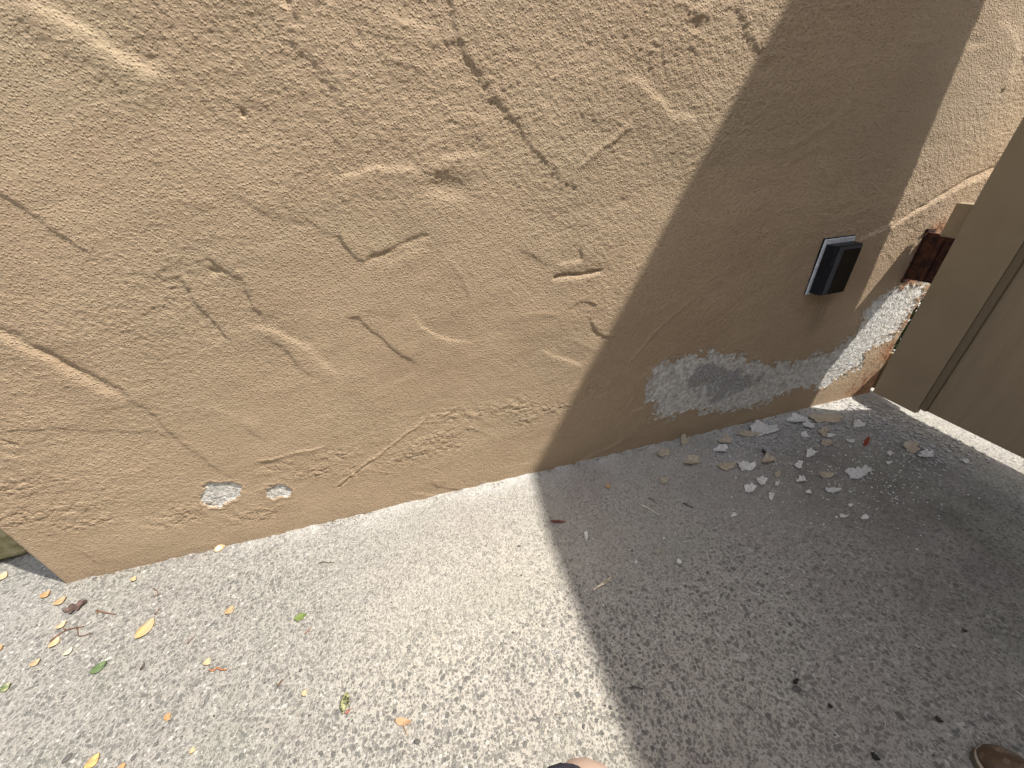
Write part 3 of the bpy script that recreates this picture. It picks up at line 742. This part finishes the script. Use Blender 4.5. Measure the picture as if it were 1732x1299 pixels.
leaf(1470,1275,1486,1288,9,(.012,.011,.010),(.03,.028,.025),'black bark chip at the bottom of the shaded pavement',46,name='bark_chip',cat='bark chip',jag=.5)
leaf(1578,1214,1592,1224,7,(.015,.014,.012),(.05,.045,.04),'dark bark chip left above the brown shoe',47,name='bark_chip',cat='bark chip',jag=.5)
leaf(1341,1159,1348,1150,8,(.01,.01,.01),(.03,.03,.03),'black pointed bark chip in the middle of the shaded pavement',48,name='bark_chip',cat='bark chip')
leaf(1398,1193,1407,1199,6,(.02,.018,.016),(.04,.035,.03),'small dark bark chip right below the pointed one',49,name='bark_chip',cat='bark chip')
leaf(1624,1067,1634,1070,5,(.03,.028,.025),(.06,.055,.05),'small dark bark chip nearest the right picture edge',50,name='bark_chip',cat='bark chip')
leaf(240,1136,247,1122,4,(.05,.04,.03),(.1,.08,.06),'dark sliver of bark right of the smooth green leaf',51,name='bark_chip',cat='bark chip')

def twig(pts, rad, col, label, name='twig', cat='twig', z=.003, seed=0, branches=()):
    x0, y0 = G(*pts[0]); rad *= 1.35; z += .0015; P_ = [(G(*p)[0]-x0, G(*p)[1]-y0, z+.002*math.sin(i*1.7+seed)) for i, p in enumerate(pts)]
    bm = bmesh.new(); tube(bm, P_, [rad*(1-.5*i/len(P_)) for i in range(len(P_))], 6)
    for br in branches:
        tube(bm, [(G(*p)[0]-x0, G(*p)[1]-y0, z+.001) for p in br], [rad*.8]+[rad*.5]*(len(br)-1), 6)
    m = M(name+'_'+str(seed)+cat[:2], .8, .25); m.col(m.mix(m.rmp(m.noise(80,3,.6), .35, .65), col, tuple(c*1.8 for c in col)))
    o = obj(name, bm, m.m, smooth=True); o.location = (x0, y0, 0); tag(o, label, cat, 'twigs on the pavement' if cat == 'twig' else 'dry straws on the pavement' if cat == 'straw' else None); return o
BR = (.12,.07,.045)
twig([(86,1086),(98,1077),(106,1070),(120,1064),(143,1061)], .0022, BR, 'brown forked twig between the pale leaves on the left', seed=1, branches=([(132,1062),(133,1070),(134,1077),(145,1076),(156,1072)],[(112,1066),(108,1062)]))
twig([(165,1034),(172,1035),(185,1038),(196,1040)], .0022, BR, 'short brown twig right of the dark shriveled leaf', seed=2, branches=([(166,1034),(165,1040)],))
twig([(355,1134),(362,1135),(368,1130),(376,1134),(385,1134)], .0026, (.22,.10,.05), 'curved reddish brown twig beside a pale yellow leaf', seed=3)
twig([(261,1010),(268,1006),(267,1000),(260,996)], .0014, BR, 'hooked thin twig above the largest yellow brown leaf', seed=4)
twig([(262,1041),(267,1036),(271,1031)], .0016, BR, 'tiny twig at the tip of the largest yellow brown leaf', seed=5)
twig([(540,953),(548,951),(556,953),(566,951)], .0013, (.10,.075,.055), 'thin wavy twig on the sunlit pavement below the wall', seed=6)
twig([(470,1161),(475,1156),(480,1150)], .0022, BR, 'short dark twig left above the tiny yellow leaf', seed=7)
twig([(517,1073),(523,1067),(527,1061)], .0016, (.18,.09,.06), 'short reddish twig below the jagged green leaf', seed=8)
twig([(551,1087),(555,1081),(558,1078)], .0026, (.12,.11,.10), 'stubby gray twig right of the short reddish twig', seed=9)
twig([(1155,852),(1163,856),(1172,860)], .0017, (.035,.028,.02), 'dark twig on the shaded pavement right of the pale straw', seed=10, branches=([(1158,853),(1162,852)],))
twig([(1097,843),(1104,847),(1110,853)], .0014, (.035,.028,.02), 'dark twig just above the pale straw', seed=11)
twig([(1068,1162),(1077,1164),(1087,1167)], .0026, (.06,.055,.05), 'straight gray twig near the lower shadow edge', seed=12)
twig([(318,1090),(324,1084),(330,1078)], .0013, BR, 'tiny twig right of the largest yellow brown leaf', seed=13)
twig([(940,1209),(946,1208),(951,1205)], .0016, (.2,.18,.15), 'short gray twig at the bottom of the sunlit pavement', seed=14)
ST = (.58,.50,.37)
twig([(1085,855),(1099,862),(1114,871)], .0014, (.58,.54,.44), 'straight pale straw on the shaded pavement', 'straw', 'straw', seed=20)
twig([(1004,999),(1018,988),(1034,977)], .0024, ST, 'wedge shaped straw beside the shadow edge', 'straw', 'straw', seed=21, branches=([(1010,994),(1022,989),(1032,983)],))
twig([(1097,1017),(1105,1022)], .0013, (.48,.44,.36), 'short pale straw right of the wedge shaped straw', 'straw', 'straw', seed=22)
twig([(1019,1023),(1022,1026)], .0016, (.6,.58,.52), 'tiny white straw below the wedge shaped straw', 'straw', 'straw', seed=23)
twig([(828,838),(838,842),(855,844),(873,843),(875,836),(871,828),(866,822)], .0009, (.42,.38,.30), 'looped thin fiber lying near the sunlit wall base', 'fiber', 'fiber', seed=24)
twig([(1718,1170),(1724,1176),(1731,1181)], .0012, (.5,.47,.42), 'pale straw at the right picture edge', 'straw', 'straw', seed=25)

# little shell and seed
shellm = M('snail_shell', .45, .5); shellm.col(shellm.mix(shellm.rmp(shellm.noise(60,3,.6), .4, .62), (.78,.66,.48), (.45,.27,.13)))
bm = bmesh.new(); bmesh.ops.create_uvsphere(bm, u_segments=20, v_segments=12, radius=1)
for v in bm.verts:
    a = math.atan2(v.co.y, v.co.x); f = 1+.10*math.sin(a)-.06*math.cos(2*a); v.co = Vector((v.co.x*.021*f, v.co.y*.015*f, v.co.z*.011+.010))
tube(bm, [(.004+.011*math.cos(t*.5)*(1-t/16), .011*.7*math.sin(t*.5)*(1-t/16), .0185+.003*t/14) for t in range(14)], .0028, 6)
o = obj('snail_shell', bm, shellm.m, smooth=True); x, y = G(373,930); o.location = (x, y, 0); o.rotation_euler = (0,0,.4)
tag(o, 'small cream snail shell against the sunlit wall base', 'snail shell')
oliv = M('seed_husk', .5, .4); oliv.col(oliv.mix(oliv.rmp(oliv.noise(110,3,.6,), .42, .6), (.03,.035,.012), (.34,.34,.16)))
bm = bmesh.new(); bmesh.ops.create_uvsphere(bm, u_segments=16, v_segments=10, radius=1)
for v in bm.verts: v.co = Vector((v.co.x*.0115*(1-.25*v.co.y), v.co.y*.024, v.co.z*.008+.008+.003*max(0,-v.co.x)))
tube(bm, [(0,-.022,.008),(.001,-.030,.007)], .002, 6)
o = obj('seed', bm, oliv.m, smooth=True); x, y = G(585,1188); o.location = (x, y, 0); o.rotation_euler = (0,0,-.15)
tag(o, 'dark olive seed husk lying on the sunlit pavement', 'seed')
pebm = M('dark_pebble', .7, .3); pebm.col((.10,.095,.09))
for k, (px, py, s, lb_) in enumerate([(878,924,.006,'dark pebble on the sunlit pavement near the shadow edge'),(1069,932,.004,'tiny dark pebble in the open shade'),(1402,1166,.012,None),(1346,1166,.011,'slate gray pebble beside the black pointed bark chip'),
        (115,1283,.010,'gray pebble left above the yellow leaf at the bottom edge'),(508,1134,.005,'small black pebble in the middle of the sunlit pavement'),(868,1070,.004,'tiny dark pebble on the bright lower pavement'),(987,1229,.005,'dark pebble at the bottom of the sunlit pavement'),(1522,1212,.009,'slate pebble set among the stones at lower right'),(706,1255,.008,'dark sliver of stone right of the fan shaped leaf')]):
    if not lb_: continue
    bm = bmesh.new(); bmesh.ops.create_icosphere(bm, subdivisions=2, radius=1); rr_ = random.Random(k)
    for v in bm.verts: v.co = Vector((v.co.x*s*1.2, v.co.y*s*.8, v.co.z*s*.45+s*.3))*(1+rr_.uniform(-.08,.08))
    o = obj('pebble', bm, pebm.m, smooth=True); x, y = G(px, py); o.location = (x, y, 0); o.rotation_euler = (0,0,k)
    tag(o, lb_, 'pebble', 'loose pebbles on the pavement')

# ------------------------------------------------------------------ brown shoe at the lower right
leath = M('worn_leather', .42, .5)
ln = leath.noise(35, 5, .7)
leath.col(leath.mix(leath.rmp(ln, .5, .72), (.085,.052,.030), (.26,.19,.14))); leath.bump(leath.noise(90,4,.6), .002, .5)
welt = M('pale_welt', .7, .3); welt.col((.42,.35,.27)); solem = M('rubber_sole', .8, .3); solem.col((.10,.085,.07))
shoe = empty('shoe', (1.205, -1.445, 0), R_(6)); tag(shoe, 'worn brown leather shoe on the shaded pavement at the lower right corner', 'shoe')
def foot_out(f, yv): # half widths along the shoe, y from -.15 (heel) to +.15 (toe)
    t = (yv+.15)/.30
    w_ = .46*(.062+.030*math.sin(math.pi*min(1,max(0,(t-.25)/1.1)))) 
    e = max(0, 1-((t-.86)/.14)**2)**.5 if t > .86 else 1; h_ = max(0, 1-((.10-t)/.10)**2)**.5 if t < .10 else 1
    return w_*e*h_*f
def shoe_outline(f):
    ys = [-.15+.30*(.5-.5*math.cos(math.pi*k/26)) for k in range(27)]
    return [(foot_out(f,y)+.004, y) for y in ys]+[(-foot_out(f,y), y) for y in ys[-2:0:-1]]
bm = bmesh.new(); prism(bm, shoe_outline(1.06), 'z', .002, .022); obj('sole', bm, solem.m, shoe)
bm = bmesh.new(); prism(bm, shoe_outline(1.12), 'z', .0225, .027); obj('welt', bm, welt.m, shoe)
bm = bmesh.new(); rings = []
for k in range(25):
    y = -.148+.296*(.5-.5*math.cos(math.pi*k/24)); w_ = max(.002, foot_out(1.0, y)); t = (y+.15)/.3
    h_ = .045+.055*max(0,(1-t)/.6 if t > .4 else 1); h_ *= (max(.02,1-((t-.80)/.20)**2)**.5 if t > .80 else 1)
    rings.append([(w_*math.cos(a)+.002, y, .0272+max(0,math.sin(a))**.75*h_ if a <= math.pi else .0272) for a in [math.pi*q/14 for q in range(15)]])
loft(bm, rings); obj('upper', bm, leath.m, shoe, smooth=True)
bm = bmesh.new(); tube(bm, [(-.030,-.02,.085),(-.015,-.012,.098),(.015,-.012,.098),(.032,-.02,.085)], .003, 6); tube(bm, [(-.030,-.045,.095),(0,-.04,.107),(.032,-.045,.095)], .003, 6); obj('lace', bm, solem.m, shoe)

# ------------------------------------------------------------------ the person's knee at the bottom edge
skin = M('skin', .5, .4); skin.col(skin.mix(skin.rmp(skin.noise(12,3,.5), .35, .65), (.60,.42,.33), (.66,.48,.38)))
skin.b.inputs['Subsurface Weight'].default_value = .1; skin.b.inputs['Subsurface Radius'].default_value = (.01,.004,.002)
cloth = M('navy_shorts', .9, .2); cloth.col(cloth.mix(cloth.rmp(cloth.noise(300,2,.5), .4, .6), (.028,.028,.045), (.060,.060,.085))); cloth.bump(cloth.noise(60,4,.6), .004, .6)
person = empty('person', (.12, -1.45, 0)); tag(person, 'person in dark shorts standing with one bare knee at the bottom edge', 'person')
def skinned(name, verts, edges, mat, parent, sub=2):
    me = bpy.data.meshes.new(name); me.from_pydata([Vector(v[:3])-Vector(parent.location) for v in verts], edges, [])
    o = link(name, me, mat, parent)
    md = o.modifiers.new('skin', 'SKIN'); md.use_smooth_shade = True
    for i, v in enumerate(verts):
        s = me.skin_vertices[0].data[i]; s.radius = (v[3], v[4] if len(v) > 4 else v[3]); s.use_root = (i == 0)
    md2 = o.modifiers.new('sub', 'SUBSURF'); md2.levels = sub; md2.render_levels = sub
    return o
KX, KY, KZ = .112, -1.187, .537
V = [(.06,-1.66,.86,.13),(.13,-1.60,.84,.095),(.145,-1.42,.70,.082),(KX,-1.26,.60,.066),(KX,KY+.001,KZ,.070),(KX,-1.185,.46,.052),(KX,-1.245,.33,.054),(KX,-1.275,.18,.038),(KX,-1.285,.09,.033),(KX+.005,-1.24,.045,.030),(KX+.01,-1.16,.032,.030),(KX+.012,-1.12,.026,.018),
     (-.03,-1.66,.84,.095),(-.06,-1.66,.62,.078),(-.07,-1.65,.46,.056),(-.07,-1.68,.32,.054),(-.07,-1.69,.16,.036),(-.07,-1.69,.08,.033),(-.08,-1.63,.04,.030),(-.09,-1.55,.03,.030),(-.09,-1.51,.024,.018)]
E_ = [(i,i+1) for i in range(11)]+[(0,12)]+[(i,i+1) for i in range(12,20)]
skinned('body', V, E_, skin.m, person)
V = [(.05,-1.66,.90,.145),(.13,-1.61,.85,.115),(.135,-1.43,.705,.100),(.096,-1.275,.590,.086),(.050,-1.148,.530,.084),(-.04,-1.66,.83,.112),(-.06,-1.66,.62,.095),(.05,-1.66,1.0,.135)]
skinned('shorts', V, [(0,1),(1,2),(2,3),(3,4),(0,5),(5,6),(0,7)], cloth.m, person)
